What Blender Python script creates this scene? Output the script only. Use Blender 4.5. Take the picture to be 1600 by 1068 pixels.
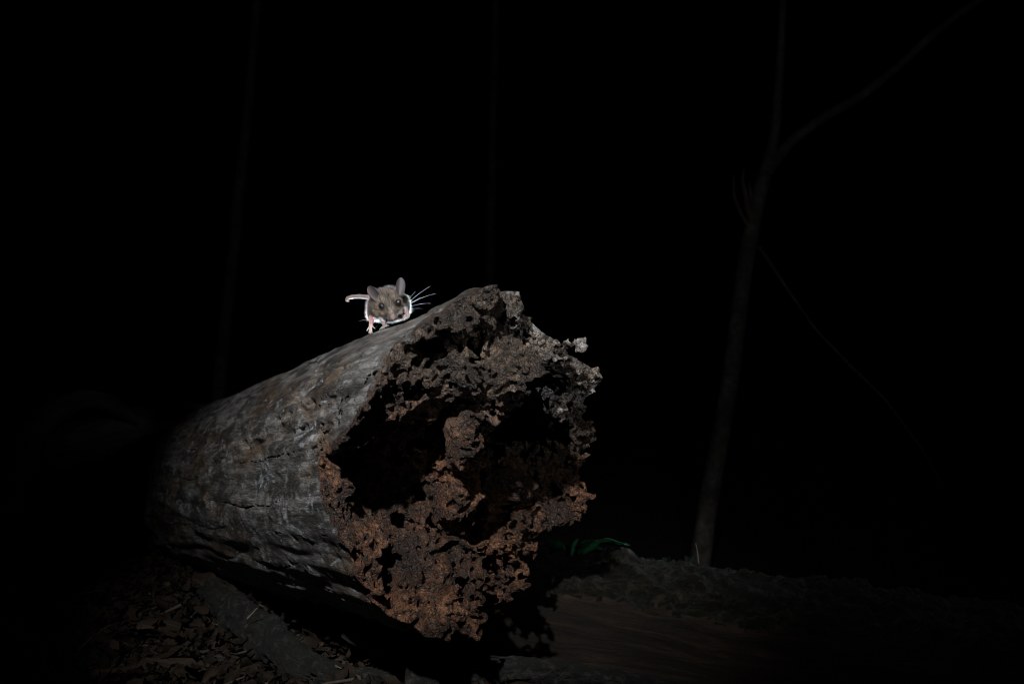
import bpy, math, random
import numpy as np
from mathutils import Vector

# ------------------------------------------------------------------ camera
for o in list(bpy.data.objects):
    bpy.data.objects.remove(o)
SC = bpy.context.scene
COL = SC.collection
ZC = 0.30                       # lens height above the litter near the camera
FPX = 28.0 / 36.0 * 1600.0      # focal length in photograph pixels
cam = bpy.data.cameras.new('camera')
cam.lens = 28.0
cam.sensor_width = 36.0
cam.clip_start = 0.02
cam.clip_end = 600.0
cam.dof.use_dof = True
cam.dof.focus_distance = 0.59
cam.dof.aperture_fstop = 13.0
cam_o = bpy.data.objects.new('camera', cam)
cam_o.location = (0, 0, ZC)
cam_o.rotation_euler = (math.radians(90), 0, 0)
COL.objects.link(cam_o)
SC.camera = cam_o

def at(px, py, Y):
    """point seen at photograph pixel (px, py) standing Y metres away"""
    return np.array([(px - 800.0) / FPX * Y, Y, ZC - (py - 534.0) / FPX * Y])

# ------------------------------------------------------------------ night sky
W = bpy.data.worlds.new('World')
SC.world = W
W.use_nodes = True
wn = W.node_tree
sky = wn.nodes.new('ShaderNodeTexSky')
sky.sky_type = 'NISHITA'
sky.sun_disc = False
sky.sun_elevation = math.radians(-6)
sky.sun_rotation = math.radians(200)
wn.links.new(sky.outputs[0], wn.nodes['Background'].inputs[0])
wn.nodes['Background'].inputs[1].default_value = 0.004

# ------------------------------------------------------------------ the flashes
def flash(name, loc, aim, watts, cone, blend, radius, col):
    l = bpy.data.lights.new(name, 'SPOT')
    l.energy = watts
    l.spot_size = math.radians(cone)
    l.spot_blend = blend
    l.shadow_soft_size = radius
    l.color = col
    o = bpy.data.objects.new(name, l)
    o.location = loc
    d = Vector(aim) - Vector(loc)
    o.rotation_euler = d.to_track_quat('-Z', 'Y').to_euler()
    COL.objects.link(o)
    return o
# key: snooted flash held above and a little left of the lens
flash('key_flash', (-0.14, -0.06, ZC + 0.38), at(622, 588, 0.63), 50.0, 42, 1.0, 0.010, (0.95, 0.98, 1.0))
# weak flash on the camera, reaches the wood behind
flash('camera_flash', (0.31, -0.08, ZC + 0.14), at(980, 230, 2.0), 9.5, 86, 0.8, 0.012, (0.95, 0.97, 1.0))
# back flash, on the ground behind the log
flash('back_flash', at(618, 590, 1.00), at(600, 474, 0.62), 140.0, 36, 0.5, 0.015, (0.88, 0.95, 1.0))

SC.view_settings.view_transform = 'Standard'
SC.view_settings.look = 'None'
SC.view_settings.exposure = 0.0
SC.view_settings.gamma = 1.0
SC.view_settings.use_curve_mapping = False
SC.cycles.use_denoising = True
SC.cycles.use_adaptive_sampling = False
SC.cycles.pixel_filter_type = 'BLACKMAN_HARRIS'
SC.cycles.filter_width = 1.1
SC.cycles.max_bounces = 6
SC.cycles.diffuse_bounces = 2

# ------------------------------------------------------------------ helpers
rng = np.random.default_rng(11)
random.seed(5)

def tag(o, label=None, cat=None, group=None, kind=None):
    if label: o['label'] = label
    if cat: o['category'] = cat
    if group: o['group'] = group
    if kind: o['kind'] = kind
    return o

def empty(name, loc=(0, 0, 0)):
    o = bpy.data.objects.new(name, None)
    o.location = loc
    o.empty_display_size = 0.02
    COL.objects.link(o)
    return o

def mesh_obj(name, verts, faces, mat, parent=None, smooth=True):
    """verts in world coordinates; faces list or (n,4)/(n,3) array"""
    verts = np.asarray(verts, dtype=np.float64)
    if parent is not None:
        verts = verts - np.array(parent.matrix_basis.translation)
        if parent.parent is not None:
            verts = verts - np.array(parent.parent.matrix_basis.translation)
    me = bpy.data.meshes.new(name)
    if isinstance(faces, np.ndarray):
        n, k = faces.shape
        me.vertices.add(len(verts))
        me.vertices.foreach_set('co', verts.astype(np.float32).ravel())
        me.loops.add(n * k)
        me.loops.foreach_set('vertex_index', faces.astype(np.int32).ravel())
        me.polygons.add(n)
        me.polygons.foreach_set('loop_start', np.arange(0, n * k, k, dtype=np.int32))
        me.update(calc_edges=True)
        me.validate()
    else:
        me.from_pydata([tuple(v) for v in verts], [], faces)
    me.polygons.foreach_set('use_smooth', np.full(len(me.polygons), smooth))
    for m in (mat if isinstance(mat, (list, tuple)) else [mat]):
        me.materials.append(m)
    o = bpy.data.objects.new(name, me)
    COL.objects.link(o)
    o.parent = parent
    return o

def attr_f(o, name, vals):
    a = o.data.attributes.new(name, 'FLOAT', 'POINT')
    a.data.foreach_set('value', np.asarray(vals, dtype=np.float32).ravel())

def attr_v(o, name, vals):
    a = o.data.attributes.new(name, 'FLOAT_VECTOR', 'POINT')
    a.data.foreach_set('vector', np.asarray(vals, dtype=np.float32).ravel())

def attr_c(o, name, rgb):
    rgb = np.asarray(rgb, dtype=np.float32)
    a = o.data.attributes.new(name, 'FLOAT_COLOR', 'POINT')
    a.data.foreach_set('color', np.concatenate([rgb, np.ones((len(rgb), 1), np.float32)], 1).ravel())

def sstep(a, b, x):
    t = np.clip((x - a) / (b - a), 0, 1)
    return t * t * (3 - 2 * t)

# --- smooth lattice noise on a (possibly uneven) grid: separable cubic B-splines
def _taps(p):
    i = np.floor(p).astype(int)
    f = (p - i).astype(np.float32)
    return i, ((1 - f) ** 3 / 6, (3 * f ** 3 - 6 * f ** 2 + 4) / 6, (-3 * f ** 3 + 3 * f ** 2 + 3 * f + 1) / 6, f ** 3 / 6)

def gnoise(axes, cell, seed, lo=(-0.16, -0.16, -0.16), hi=(1.3, 0.16, 0.16)):
    g = np.random.default_rng(seed)
    ns = [int((h - l) / c) + 6 for l, h, c in zip(lo, hi, cell)]
    L = g.standard_normal(ns, dtype=np.float32)
    L *= np.float32(0.9 / 0.33)
    for ax in (2, 1, 0):
        i, w = _taps((axes[ax] - lo[ax]) / cell[ax] + 0.37)
        shp = [1, 1, 1]; shp[ax] = -1
        out = None
        for k in range(4):
            t = np.take(L, i + k, axis=ax)
            t *= w[k].reshape(shp)
            out = t if out is None else np.add(out, t, out=out)
        L = out
    return L

# --- noise at arbitrary points
def pnoise(P, seed=0):
    P = np.asarray(P, dtype=np.float64)
    i = np.floor(P).astype(np.int64)
    f = P - i
    f = f * f * f * (f * (f * 6 - 15) + 10)
    def h(ix, iy, iz):
        n = (ix * 374761393 + iy * 668265263 + iz * 2147483647 + seed * 974711) & 0x7fffffff
        n = ((n ^ (n >> 13)) * 1274126177) & 0x7fffffff
        n = ((n ^ (n >> 16)) * 1103515245 + 12345) & 0x7fffffff
        return ((n >> 8) & 0xffff) / 32767.5 - 1.0
    r = 0
    for a in (0, 1):
        for b in (0, 1):
            for c in (0, 1):
                w = (f[:, 0] if a else 1 - f[:, 0]) * (f[:, 1] if b else 1 - f[:, 1]) * (f[:, 2] if c else 1 - f[:, 2])
                r = r + w * h(i[:, 0] + a, i[:, 1] + b, i[:, 2] + c)
    return r

def fbm(P, seed=0, oct=4):
    r, a = 0, 1.0
    P = np.asarray(P, dtype=np.float64)
    for k in range(oct):
        r = r + a * pnoise(P * 2 ** k + 13.7 * k, seed + k)
        a *= 0.5
    return r

# --- surface nets
def surface_nets(f, axes):
    ins = f < 0
    nx, ny, nz = f.shape
    cnt = np.zeros((nx - 1, ny - 1, nz - 1), np.uint8)
    offs = [(a, b, c) for a in (0, 1) for b in (0, 1) for c in (0, 1)]
    for a, b, c in offs:
        cnt += ins[a:nx - 1 + a, b:ny - 1 + b, c:nz - 1 + c]
    act = np.flatnonzero((cnt.ravel() > 0) & (cnt.ravel() < 8))
    idx = np.full(cnt.size, -1, np.int32)
    idx[act] = np.arange(len(act), dtype=np.int32)
    idx = idx.reshape(cnt.shape)
    ci = np.stack(np.unravel_index(act, cnt.shape), 1)
    val = {o: f[ci[:, 0] + o[0], ci[:, 1] + o[1], ci[:, 2] + o[2]] for o in offs}
    acc = np.zeros((len(act), 3))
    n = np.zeros(len(act))
    for o in offs:
        for ax in range(3):
            if o[ax]:
                continue
            o2 = list(o); o2[ax] = 1; o2 = tuple(o2)
            v0, v1 = val[o], val[o2]
            m = (v0 < 0) != (v1 < 0)
            t = np.where(m, v0 / np.where(m, v0 - v1, 1), 0)
            p = np.tile(np.array(o, float), (len(act), 1))
            p[:, ax] += t
            acc += p * m[:, None]
            n += m
    pos = ci + acc / n[:, None]
    V = np.stack([np.interp(pos[:, k], np.arange(len(axes[k])), axes[k]) for k in range(3)], 1)
    Q = []
    def quads(e0, e1, sl, order):
        m = e0 != e1
        I = np.stack(np.nonzero(m), 1)
        flip = e0[m]
        q = [idx[tuple((I + np.array(s)).T)] for s in sl]
        q = np.stack(q, 1)
        q[~flip] = q[~flip][:, ::-1]
        if order:
            q = q[:, ::-1]
        Q.append(q)
    quads(ins[:-1, 1:-1, 1:-1], ins[1:, 1:-1, 1:-1], [(0, 0, 0), (0, 1, 0), (0, 1, 1), (0, 0, 1)], False)
    quads(ins[1:-1, :-1, 1:-1], ins[1:-1, 1:, 1:-1], [(0, 0, 0), (1, 0, 0), (1, 0, 1), (0, 0, 1)], True)
    quads(ins[1:-1, 1:-1, :-1], ins[1:-1, 1:-1, 1:], [(0, 0, 0), (1, 0, 0), (1, 1, 0), (0, 1, 0)], False)
    Q = np.concatenate(Q)
    return V, Q[(Q >= 0).all(1)], ci

# --- swept tube
def tube(pts, rad, seg=12, n=None, seed=0, rough=0.0, cell=0.03, stretch=4.0, cap=True):
    """smooth tube through pts; returns verts, quads, (along, angle) per vertex"""
    pts = np.asarray(pts, float)
    rad = np.asarray(rad, float)
    L = np.concatenate([[0], np.cumsum(np.linalg.norm(np.diff(pts, axis=0), axis=1))])
    n = n or max(8, len(pts) * 6)
    tt = np.linspace(0, L[-1], n)
    # Catmull-Rom style smoothing: linear resample, then blur
    C = np.stack([np.interp(tt, L, pts[:, k]) for k in range(3)], 1)
    R = np.interp(tt, L, rad)
    for _ in range(max(1, n // (len(pts) * 3))):
        C[1:-1] = 0.25 * C[:-2] + 0.5 * C[1:-1] + 0.25 * C[2:]
    T = np.gradient(C, axis=0)
    T /= np.linalg.norm(T, axis=1)[:, None]
    ref = np.array([0, 0, 1.0]) if abs(T[:, 2]).mean() < 0.8 else np.array([1.0, 0, 0])
    A = np.cross(T, ref); A /= np.linalg.norm(A, axis=1)[:, None]
    B = np.cross(A, T)
    th = np.arange(seg) / seg * 2 * np.pi
    V, S, TH = [], [], []
    for i in range(n):
        ring = C[i] + R[i] * (np.cos(th)[:, None] * A[i] + np.sin(th)[:, None] * B[i])
        V.append(ring); S.append(np.full(seg, tt[i])); TH.append(th)
    V = np.concatenate(V); S = np.concatenate(S); TH = np.concatenate(TH)
    if rough:
        N = V - np.repeat(C, seg, 0)
        N /= np.linalg.norm(N, axis=1)[:, None]
        q = np.stack([S / (cell * stretch), np.cos(TH) * np.repeat(R, seg) / cell, np.sin(TH) * np.repeat(R, seg) / cell], 1)
        V = V + N * (fbm(q, seed) * rough * np.repeat(R, seg) / R.mean())[:, None]
    F = []
    i = np.arange(n - 1)[:, None] * seg
    j = np.arange(seg)[None]
    j2 = (j + 1) % seg
    F = np.stack([i + j, i + j2, i + seg + j2, i + seg + j], -1).reshape(-1, 4)
    if cap:
        c0, c1 = len(V), len(V) + 1
        V = np.concatenate([V, [C[0] - T[0] * R[0] * 0.4], [C[-1] + T[-1] * R[-1] * 0.4]])
        S = np.concatenate([S, [0, tt[-1]]]); TH = np.concatenate([TH, [0, 0]])
        jj = np.arange(seg)
        F = np.concatenate([F, np.stack([np.full(seg, c0), (jj + 1) % seg, jj, jj], 1)[:, [0, 1, 2, 2]],
                            np.stack([np.full(seg, c1), (n - 1) * seg + jj, (n - 1) * seg + (jj + 1) % seg, (n - 1) * seg + (jj + 1) % seg], 1)])
        F = [tuple(dict.fromkeys(f)) for f in F.tolist()]
    return V, F, (S, TH)

# ------------------------------------------------------------------ materials
def mat(name):
    m = bpy.data.materials.new(name)
    m.use_nodes = True
    nt = m.node_tree
    return m, nt, nt.nodes['Principled BSDF']

class NT:
    def __init__(s, nt): s.nt = nt
    def n(s, t, **kw):
        x = s.nt.nodes.new(t)
        for k, v in kw.items():
            setattr(x, k, v)
        return x
    def l(s, a, b): s.nt.links.new(a, b)
    def val(s, sock, v):
        if hasattr(v, 'links') or isinstance(v, bpy.types.NodeSocket): s.l(v, sock)
        else: sock.default_value = v
    def mapping(s, vec, scale):
        m = s.n('ShaderNodeMapping'); s.l(vec, m.inputs[0]); m.inputs['Scale'].default_value = scale
        return m.outputs[0]
    def noise(s, vec, scale, detail=6, rough=0.6, dist=0.0):
        x = s.n('ShaderNodeTexNoise'); s.l(vec, x.inputs['Vector'])
        x.inputs['Scale'].default_value = scale; x.inputs['Detail'].default_value = detail
        x.inputs['Roughness'].default_value = rough; x.inputs['Distortion'].default_value = dist
        return x.outputs['Fac']
    def vor(s, vec, scale, feature='F1', out='Distance'):
        x = s.n('ShaderNodeTexVoronoi', feature=feature); s.l(vec, x.inputs['Vector'])
        x.inputs['Scale'].default_value = scale
        return x.outputs[out]
    def ramp(s, fac, stops):
        r = s.n('ShaderNodeValToRGB'); s.l(fac, r.inputs[0])
        e = r.color_ramp.elements
        while len(e) < len(stops): e.new(0.5)
        for el, (p, c) in zip(e, stops):
            el.position = p
            el.color = (*c, 1) if not np.isscalar(c) else (c, c, c, 1)
        return r.outputs[0]
    def mix(s, fac, a, b, blend='MIX'):
        x = s.n('ShaderNodeMix', data_type='RGBA', blend_type=blend)
        s.val(x.inputs[0], fac)
        for sock, v in ((x.inputs[6], a), (x.inputs[7], b)):
            if isinstance(v, bpy.types.NodeSocket): s.l(v, sock)
            else: sock.default_value = (*v, 1)
        return x.outputs[2]
    def math(s, op, a, b=0.0):
        x = s.n('ShaderNodeMath', operation=op)
        s.val(x.inputs[0], a); s.val(x.inputs[1], b)
        return x.outputs[0]
    def bump(s, h, dist, strength=1.0, prev=None):
        b = s.n('ShaderNodeBump'); s.l(h, b.inputs['Height'])
        b.inputs['Distance'].default_value = dist; b.inputs['Strength'].default_value = strength
        if prev is not None: s.l(prev, b.inputs['Normal'])
        return b.outputs[0]
    def attr(s, name, out='Vector'):
        a = s.n('ShaderNodeAttribute', attribute_name=name)
        return a.outputs[out]
    def coord(s):
        return s.n('ShaderNodeTexCoord').outputs['Object']

def log_material():
    m, nt, b = mat('weathered_rotten_wood')
    g = NT(nt)
    v = g.attr('rest')
    rot = g.attr('rot', 'Fac')
    hi = g.attr('upper', 'Fac')
    # --- weathered grey outside, grain runs along the first rest axis
    grain = g.noise(g.mapping(v, (24, 230, 230)), 1.0, 8, 0.72, 0.6)
    patch = g.noise(g.mapping(v, (7, 16, 16)), 1.0, 5, 0.6, 0.5)
    patch2 = g.noise(g.mapping(v, (22, 45, 45)), 1.0, 6, 0.7, 0.8)
    grey = g.ramp(grain, [(0.30, (0.022, 0.019, 0.017)), (0.47, (0.115, 0.107, 0.101)), (0.60, (0.24, 0.228, 0.22)), (0.78, (0.44, 0.43, 0.425))])
    brown = g.ramp(grain, [(0.25, (0.03, 0.019, 0.011)), (0.55, (0.12, 0.078, 0.047)), (0.85, (0.24, 0.165, 0.105))])
    c = g.mix(g.ramp(patch, [(0.48, 0.0), (0.62, 0.9)]), grey, brown)
    stain = g.ramp(patch2, [(0.42, 0.9), (0.55, 0.0)])
    c = g.mix(stain, c, (0.028, 0.025, 0.023))
    pale = g.noise(g.mapping(v, (13, 34, 34)), 1.7, 7, 0.7, 1.2)
    c = g.mix(g.ramp(pale, [(0.58, 0.0), (0.64, 0.75)]), c, (0.33, 0.345, 0.36))
    moss = g.noise(g.mapping(v, (20, 30, 30)), 1.3, 5, 0.7, 0.3)
    c = g.mix(g.ramp(moss, [(0.64, 0.0), (0.74, 0.55)]), c, (0.15, 0.14, 0.055))
    # --- rotten inside
    rn = g.noise(v, 34, 8, 0.68, 0.4)
    rn2 = g.noise(v, 330, 6, 0.72, 0.3)
    rust = g.ramp(rn, [(0.32, (0.020, 0.009, 0.005)), (0.46, (0.095, 0.038, 0.018)), (0.58, (0.235, 0.10, 0.048)), (0.76, (0.42, 0.235, 0.135))])
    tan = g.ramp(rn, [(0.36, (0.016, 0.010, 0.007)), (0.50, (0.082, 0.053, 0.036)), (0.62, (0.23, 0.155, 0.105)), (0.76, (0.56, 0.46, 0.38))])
    tan_light = g.ramp(rn, [(0.36, (0.018, 0.012, 0.009)), (0.48, (0.105, 0.073, 0.052)), (0.6, (0.36, 0.28, 0.22)), (0.74, (0.74, 0.67, 0.61))])  # whitish crumbs, brightened further to paint in the rim's flash highlights
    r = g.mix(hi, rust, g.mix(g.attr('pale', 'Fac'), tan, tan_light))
    r = g.mix(g.ramp(rn2, [(0.42, 0.95), (0.53, 0.0)]), r, (0.016, 0.013, 0.009))
    fr = g.noise(v, 26, 5, 0.6)
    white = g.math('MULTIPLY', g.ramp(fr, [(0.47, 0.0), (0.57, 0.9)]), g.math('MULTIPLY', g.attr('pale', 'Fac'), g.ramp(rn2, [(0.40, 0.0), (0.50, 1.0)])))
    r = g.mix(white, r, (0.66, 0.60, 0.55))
    wet = g.noise(v, 17, 5, 0.65, 0.6)
    r = g.mix(g.ramp(wet, [(0.38, 0.7), (0.50, 0.0)]), r, (0.022, 0.014, 0.011))
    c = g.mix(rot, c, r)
    nt.links.new(c, b.inputs['Base Color'])
    # --- relief finer than the mesh
    h1 = g.math('ADD', g.math('MULTIPLY', grain, 1.0), g.math('MULTIPLY', g.noise(g.mapping(v, (150, 420, 420)), 1.0, 5, 0.7), 0.6))
    crumb = g.math('ADD', rn2, g.math('MULTIPLY', g.ramp(g.vor(v, 420), [(0.0, 0.0), (0.45, 1.0)]), 0.6))
    n1 = g.bump(h1, 0.0055, 1.0)
    sc = g.math('ADD', 0.12, g.math('MULTIPLY', rot, 0.88))
    bb = g.n('ShaderNodeBump'); g.l(crumb, bb.inputs['Height']); bb.inputs['Distance'].default_value = 0.011
    g.l(sc, bb.inputs['Strength']); g.l(n1, bb.inputs['Normal'])
    g.l(bb.outputs[0], b.inputs['Normal'])
    b.inputs['Roughness'].default_value = 0.42
    b.inputs['Specular IOR Level'].default_value = 0.5
    return m

def bark_material(name, dark, mid, light, scale=(10, 70, 70), rough=0.75, moss=None, bumpd=0.003, spec=0.3):
    m, nt, b = mat(name)
    g = NT(nt)
    v = g.attr('rest')
    n = g.noise(g.mapping(v, scale), 1.0, 8, 0.66, 0.6)
    p = g.noise(g.mapping(v, tuple(x * 0.22 for x in scale)), 1.0, 4, 0.6)
    c = g.ramp(n, [(0.3, dark), (0.52, mid), (0.76, light)])
    c = g.mix(g.ramp(p, [(0.4, 0.55), (0.62, 0.0)]), c, tuple(x * 0.45 for x in dark))
    if moss:
        mn = g.noise(v, 40, 6, 0.7)
        c = g.mix(g.ramp(mn, [(0.52, 0.0), (0.66, 0.8)]), c, moss)
    nt.links.new(c, b.inputs['Base Color'])
    f = g.noise(g.mapping(v, tuple(x * 3 for x in scale)), 1.0, 5, 0.7)
    nt.links.new(g.bump(g.math('ADD', n, g.math('MULTIPLY', f, 0.5)), bumpd, 1.0), b.inputs['Normal'])
    b.inputs['Roughness'].default_value = rough
    b.inputs['Specular IOR Level'].default_value = spec
    return m

def plain(name, col, rough=0.6, var=0.35, scale=60, spec=0.4, transl=0.0, bumpd=0.0):
    m, nt, b = mat(name)
    g = NT(nt)
    n = g.noise(g.coord(), scale, 5, 0.6)
    c = g.ramp(n, [(0.3, tuple(x * (1 - var) for x in col)), (0.7, tuple(min(1, x * (1 + var)) for x in col))])
    nt.links.new(c, b.inputs['Base Color'])
    b.inputs['Roughness'].default_value = rough
    b.inputs['Specular IOR Level'].default_value = spec
    if bumpd:
        nt.links.new(g.bump(n, bumpd, 1.0), b.inputs['Normal'])
    if transl:
        t = g.n('ShaderNodeBsdfTranslucent'); g.l(c, t.inputs[0])
        mx = g.n('ShaderNodeMixShader'); mx.inputs[0].default_value = transl
        g.l(b.outputs[0], mx.inputs[1]); g.l(t.outputs[0], mx.inputs[2])
        g.l(mx.outputs[0], nt.nodes['Material Output'].inputs[0])
    return m

# ------------------------------------------------------------------ ground
def ground_z(x, y):
    x = np.asarray(x, float); y = np.asarray(y, float)
    zr = -(0.215 + 0.100 * np.clip(y, -2, 5))
    zr = zr - 0.40 * sstep(0.80, 1.45, y) * sstep(-0.02, 0.22, x) - 0.10 * sstep(0.0, 0.1, x) * sstep(0.85, 0.70, y)
    near = np.exp(-((x / 8) ** 2 + (y / 8) ** 2))
    P = np.stack([x * 3.1, y * 3.1, np.zeros_like(x)], -1).reshape(-1, 3)
    n = fbm(P, 3, 4).reshape(x.shape)
    big = fbm(P * 0.06, 9, 3).reshape(x.shape)
    return ZC + zr + 0.018 * n + big * 0.6 * (1 - near)

def build_ground():
    k = np.linspace(-1, 1, 221)
    a = np.sign(k) * (np.abs(k) * 2.2 + (np.abs(k) ** 9) * 300)
    X, Y = np.meshgrid(a, a + 0.8, indexing='ij')
    Z = ground_z(X, Y)
    n = len(k)
    V = np.stack([X, Y, Z], -1).reshape(-1, 3)
    i = np.arange(n - 1)[:, None] * n
    j = np.arange(n - 1)[None]
    F = np.stack([i + j, i + n + j, i + n + j + 1, i + j + 1], -1).reshape(-1, 4)
    m, nt, b = mat('forest_soil')
    g = NT(nt)
    v = g.coord()
    nn = g.noise(v, 24, 8, 0.7)
    c = g.ramp(nn, [(0.3, (0.012, 0.009, 0.006)), (0.6, (0.045, 0.033, 0.022)), (0.8, (0.09, 0.066, 0.045))])
    nt.links.new(c, b.inputs['Base Color'])
    b.inputs['Roughness'].default_value = 0.9
    nt.links.new(g.bump(nn, 0.02), b.inputs['Normal'])
    o = mesh_obj('ground', V, F, m)
    tag(o, 'dark forest floor of soil under the logs', None, kind='structure')
build_ground()

# ------------------------------------------------------------------ the hollow log
P0 = at(730, 720, 0.58)
D0 = np.array([-0.66, 1.0, -0.20]); D0 /= np.linalg.norm(D0)
R0 = np.array([1.0, 0.66, 0.0]); R0 /= np.linalg.norm(R0)
U0 = np.cross(R0, D0)
CAM = np.array([0, 0, ZC])

def face_uw(px, py, s=0.0):
    d = at(px, py, 1.0) - CAM
    o = P0 + D0 * s
    t = np.dot(o - CAM, D0) / np.dot(d, D0)
    q = CAM + d * t - o
    return float(q @ R0), float(q @ U0)

def log_radius(th, s):
    """outer radius of the log, th measured from the right side upwards"""
    lo = np.clip(-np.sin(th), 0, 1)
    r = 0.1115 + 0.004 * np.cos(th) + 0.0145 * lo * lo + 0.0018 * np.sin(3 * th + 0.7 + 2 * s)
    return r

BEND = np.linspace(0, 1.25, 400)
def _bend():
    ds = BEND[1] - BEND[0]
    C = [P0.copy()]; Fr = []
    D, Rr = D0.copy(), R0.copy()
    D1 = np.array([0.25, 0.80, -0.52]); D1 /= np.linalg.norm(D1)
    for s in BEND:
        w = float(sstep(0.67, 0.99, s))
        d = D0 * (1 - w) + D1 * w
        d /= np.linalg.norm(d)
        Rr = Rr - d * (Rr @ d); Rr /= np.linalg.norm(Rr)
        Fr.append((d, Rr.copy(), np.cross(Rr, d)))
        C.append(C[-1] + d * ds)
    return np.array(C[:-1]), np.array([f[1] for f in Fr]), np.array([f[2] for f in Fr])
BC, BR, BU = _bend()

def log_world(s, u, w):
    out = np.zeros((len(s), 3))
    for k in range(3):
        c = np.interp(s, BEND, BC[:, k]) + np.where(s < 0, s * D0[k], 0)
        out[:, k] = c + u * np.interp(s, BEND, BR[:, k]) + w * np.interp(s, BEND, BU[:, k])
    return out

LOGTOP = {}
def build_log():
    vx = 0.00103
    s1 = np.arange(-0.118, 0.10, vx * 1.1)
    s2 = [s1[-1]]
    st = vx
    while s2[-1] < 1.12:
        st = min(st * 1.05, 0.009)
        s2.append(s2[-1] + st)
    S = np.concatenate([s1, s2[1:]])
    A = np.arange(-0.1345, 0.1346, vx)
    axes = [S, A, A]
    s = S[:, None, None].astype(np.float32)
    u = A[None, :, None].astype(np.float32)
    w = A[None, None, :].astype(np.float32)
    th = np.arctan2(w, u); r = np.sqrt(u * u + w * w)
    N = lambda c, seed: gnoise(axes, c, seed)
    # outer skin: lengthwise grain, soft lumps, an eroded band on the upper left flank
    rough_end = 1 - sstep(-0.02, 0.075, s + 0.02 * N((0.05, 0.04, 0.04), 2))      # rotten towards the open end
    dout = r - log_radius(th, s)
    dout = dout + 0.0022 * N((0.16, 0.035, 0.035), 21)
    grain = N((0.055, 0.0065, 0.0065), 22)
    dout += 0.0011 * grain
    band = np.exp(-(((th - 2.66 - 0.55 * (s - 0.08)) / 0.20) ** 2)) * (1 - sstep(0.26, 0.44, s))
    pit = N((0.011, 0.0065, 0.0065), 23)
    pit2 = N((0.0062, 0.0042, 0.0042), 25)
    dout += band * np.clip(0.0036 * (pit + 0.5 * grain - 0.15) + 0.0022 * pit2, -0.0012, 0.008)
    dout += 0.0007 * sstep(0.2, 0.9, pit) * pit2
    knot = np.exp(-(((th + 3.05) / 0.2) ** 2 + ((s - 0.36) / 0.05) ** 2)) 
    dout += knot * 0.0016 * pit
    # long drying cracks
    wob = N((0.035, 0.05, 0.05), 24)
    for (tc, sa, sb, wd, dp) in ((-2.95, 0.02, 0.34, 0.0007, 0.008), (2.98, 0.015, 0.26, 0.0006, 0.007), (-2.45, 0.05, 0.5, 0.0008, 0.008), (3.08, 0.30, 0.62, 0.0007, 0.006),
                                 (-2.72, 0.22, 0.6, 0.0006, 0.006), (2.2, 0.16, 0.62, 0.0006, 0.005), (2.75, 0.28, 0.66, 0.0006, 0.005), (-2.25, 0.02, 0.3, 0.0007, 0.006), (2.45, 0.05, 0.3, 0.0005, 0.005)):
        R_ = slice(int(np.searchsorted(S, sa)), int(np.searchsorted(S, sb)))
        sl = s[R_]
        x_ = (sl - sa) / (sb - sa)
        line = (th - tc) * r - 0.0035 * wob[R_] - 0.0006 * pit[R_]
        wdt = wd * (2.2 * np.sqrt(np.clip(x_ * (1 - x_), 0, 1)) + 0.25 * wob[R_]) - 0.0002
        dout[R_] = np.maximum(dout[R_], np.minimum(wdt - np.abs(line), dp + dout[R_]))
    dskin = dout.copy()
    # crumbling of the skin next to the open end
    big = N((0.028, 0.024, 0.024), 31)
    mid = N((0.0125, 0.0105, 0.0105), 32)
    fin = N((0.0056, 0.0046, 0.0046), 33)
    right_top = sstep(0.0, 0.055, u + 0.15 * w)
    dout += rough_end * (0.10 + 0.90 * right_top) * (0.0050 * big + 0.0032 * mid + 0.0016 * fin)
    # open end: nearer on the left, lower mass slopes forward
    hi_ = sstep(-0.004, 0.060, w)
    s_end = -0.006 - 0.072 * hi_ * (1 - 0.55 * sstep(0.0, 0.10, u)) + 0.034 * sstep(0.055, 0.10, w) * sstep(-0.03, 0.015, u)
    low = 1 - sstep(-0.030, 0.02, w)
    s_end = s_end + low * (0.040 - 0.52 * np.clip(-w - 0.02, 0, 0.12)) * sstep(-0.100, -0.05, u)
    dend = -(s - s_end) + (0.0075 * big + 0.0050 * mid + 0.0060 * (np.abs(fin) - 0.7))
    f = np.maximum(dout, dend)
    # caves, (pixel centre, half sizes in pixels, tilt, depth, sharpness)
    SC2 = 0.58 / FPX
    caves = [
        (622, 694, 74, 44, 0.20, 0.24), (672, 668, 46, 34, -0.55, 0.22), (560, 722, 34, 28, 0.5, 0.03),
        (676, 546, 40, 24, 0.10, 0.08), (742, 555, 16, 30, 0.2, 0.05),
        (806, 690, 82, 86, 0.0, 0.28), (868, 700, 34, 66, 0.0, 0.24), (832, 772, 62, 58, 0.3, 0.26),
        (800, 810, 52, 30, 0.4, 0.25), (716, 808, 26, 20, 0.2, 0.09), (775, 812, 34, 24, 0.0, 0.12),
        (866, 838, 42, 30, 0.2, 0.51), (786, 884, 46, 24, -0.2, 0.14), (735, 918, 18, 26, 0.2, 0.10),
        (612, 893, 17, 32, -0.3, 0.06), (655, 815, 20, 14, -0.3, 0.06), (690, 765, 18, 14, 0.2, 0.05),
        (828, 536, 16, 34, 0.3, 0.05), (858, 588, 24, 12, 0.1, 0.06), (905, 600, 16, 12, 0.1, 0.04),
        (655, 606, 18, 12, -0.3, 0.04), (845, 616, 24, 9, -0.4, 0.05),
    ]
    warp = 0.0062 * mid + 0.0055 * big + 0.0014 * fin
    def box(s0, s1_, cu, cw, h):
        k = lambda arr, lo, hi: slice(int(np.searchsorted(arr, lo)), int(np.searchsorted(arr, hi)) + 1)
        return (k(S, s0, s1_), k(A, cu - h, cu + h), k(A, cw - h, cw + h))
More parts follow.
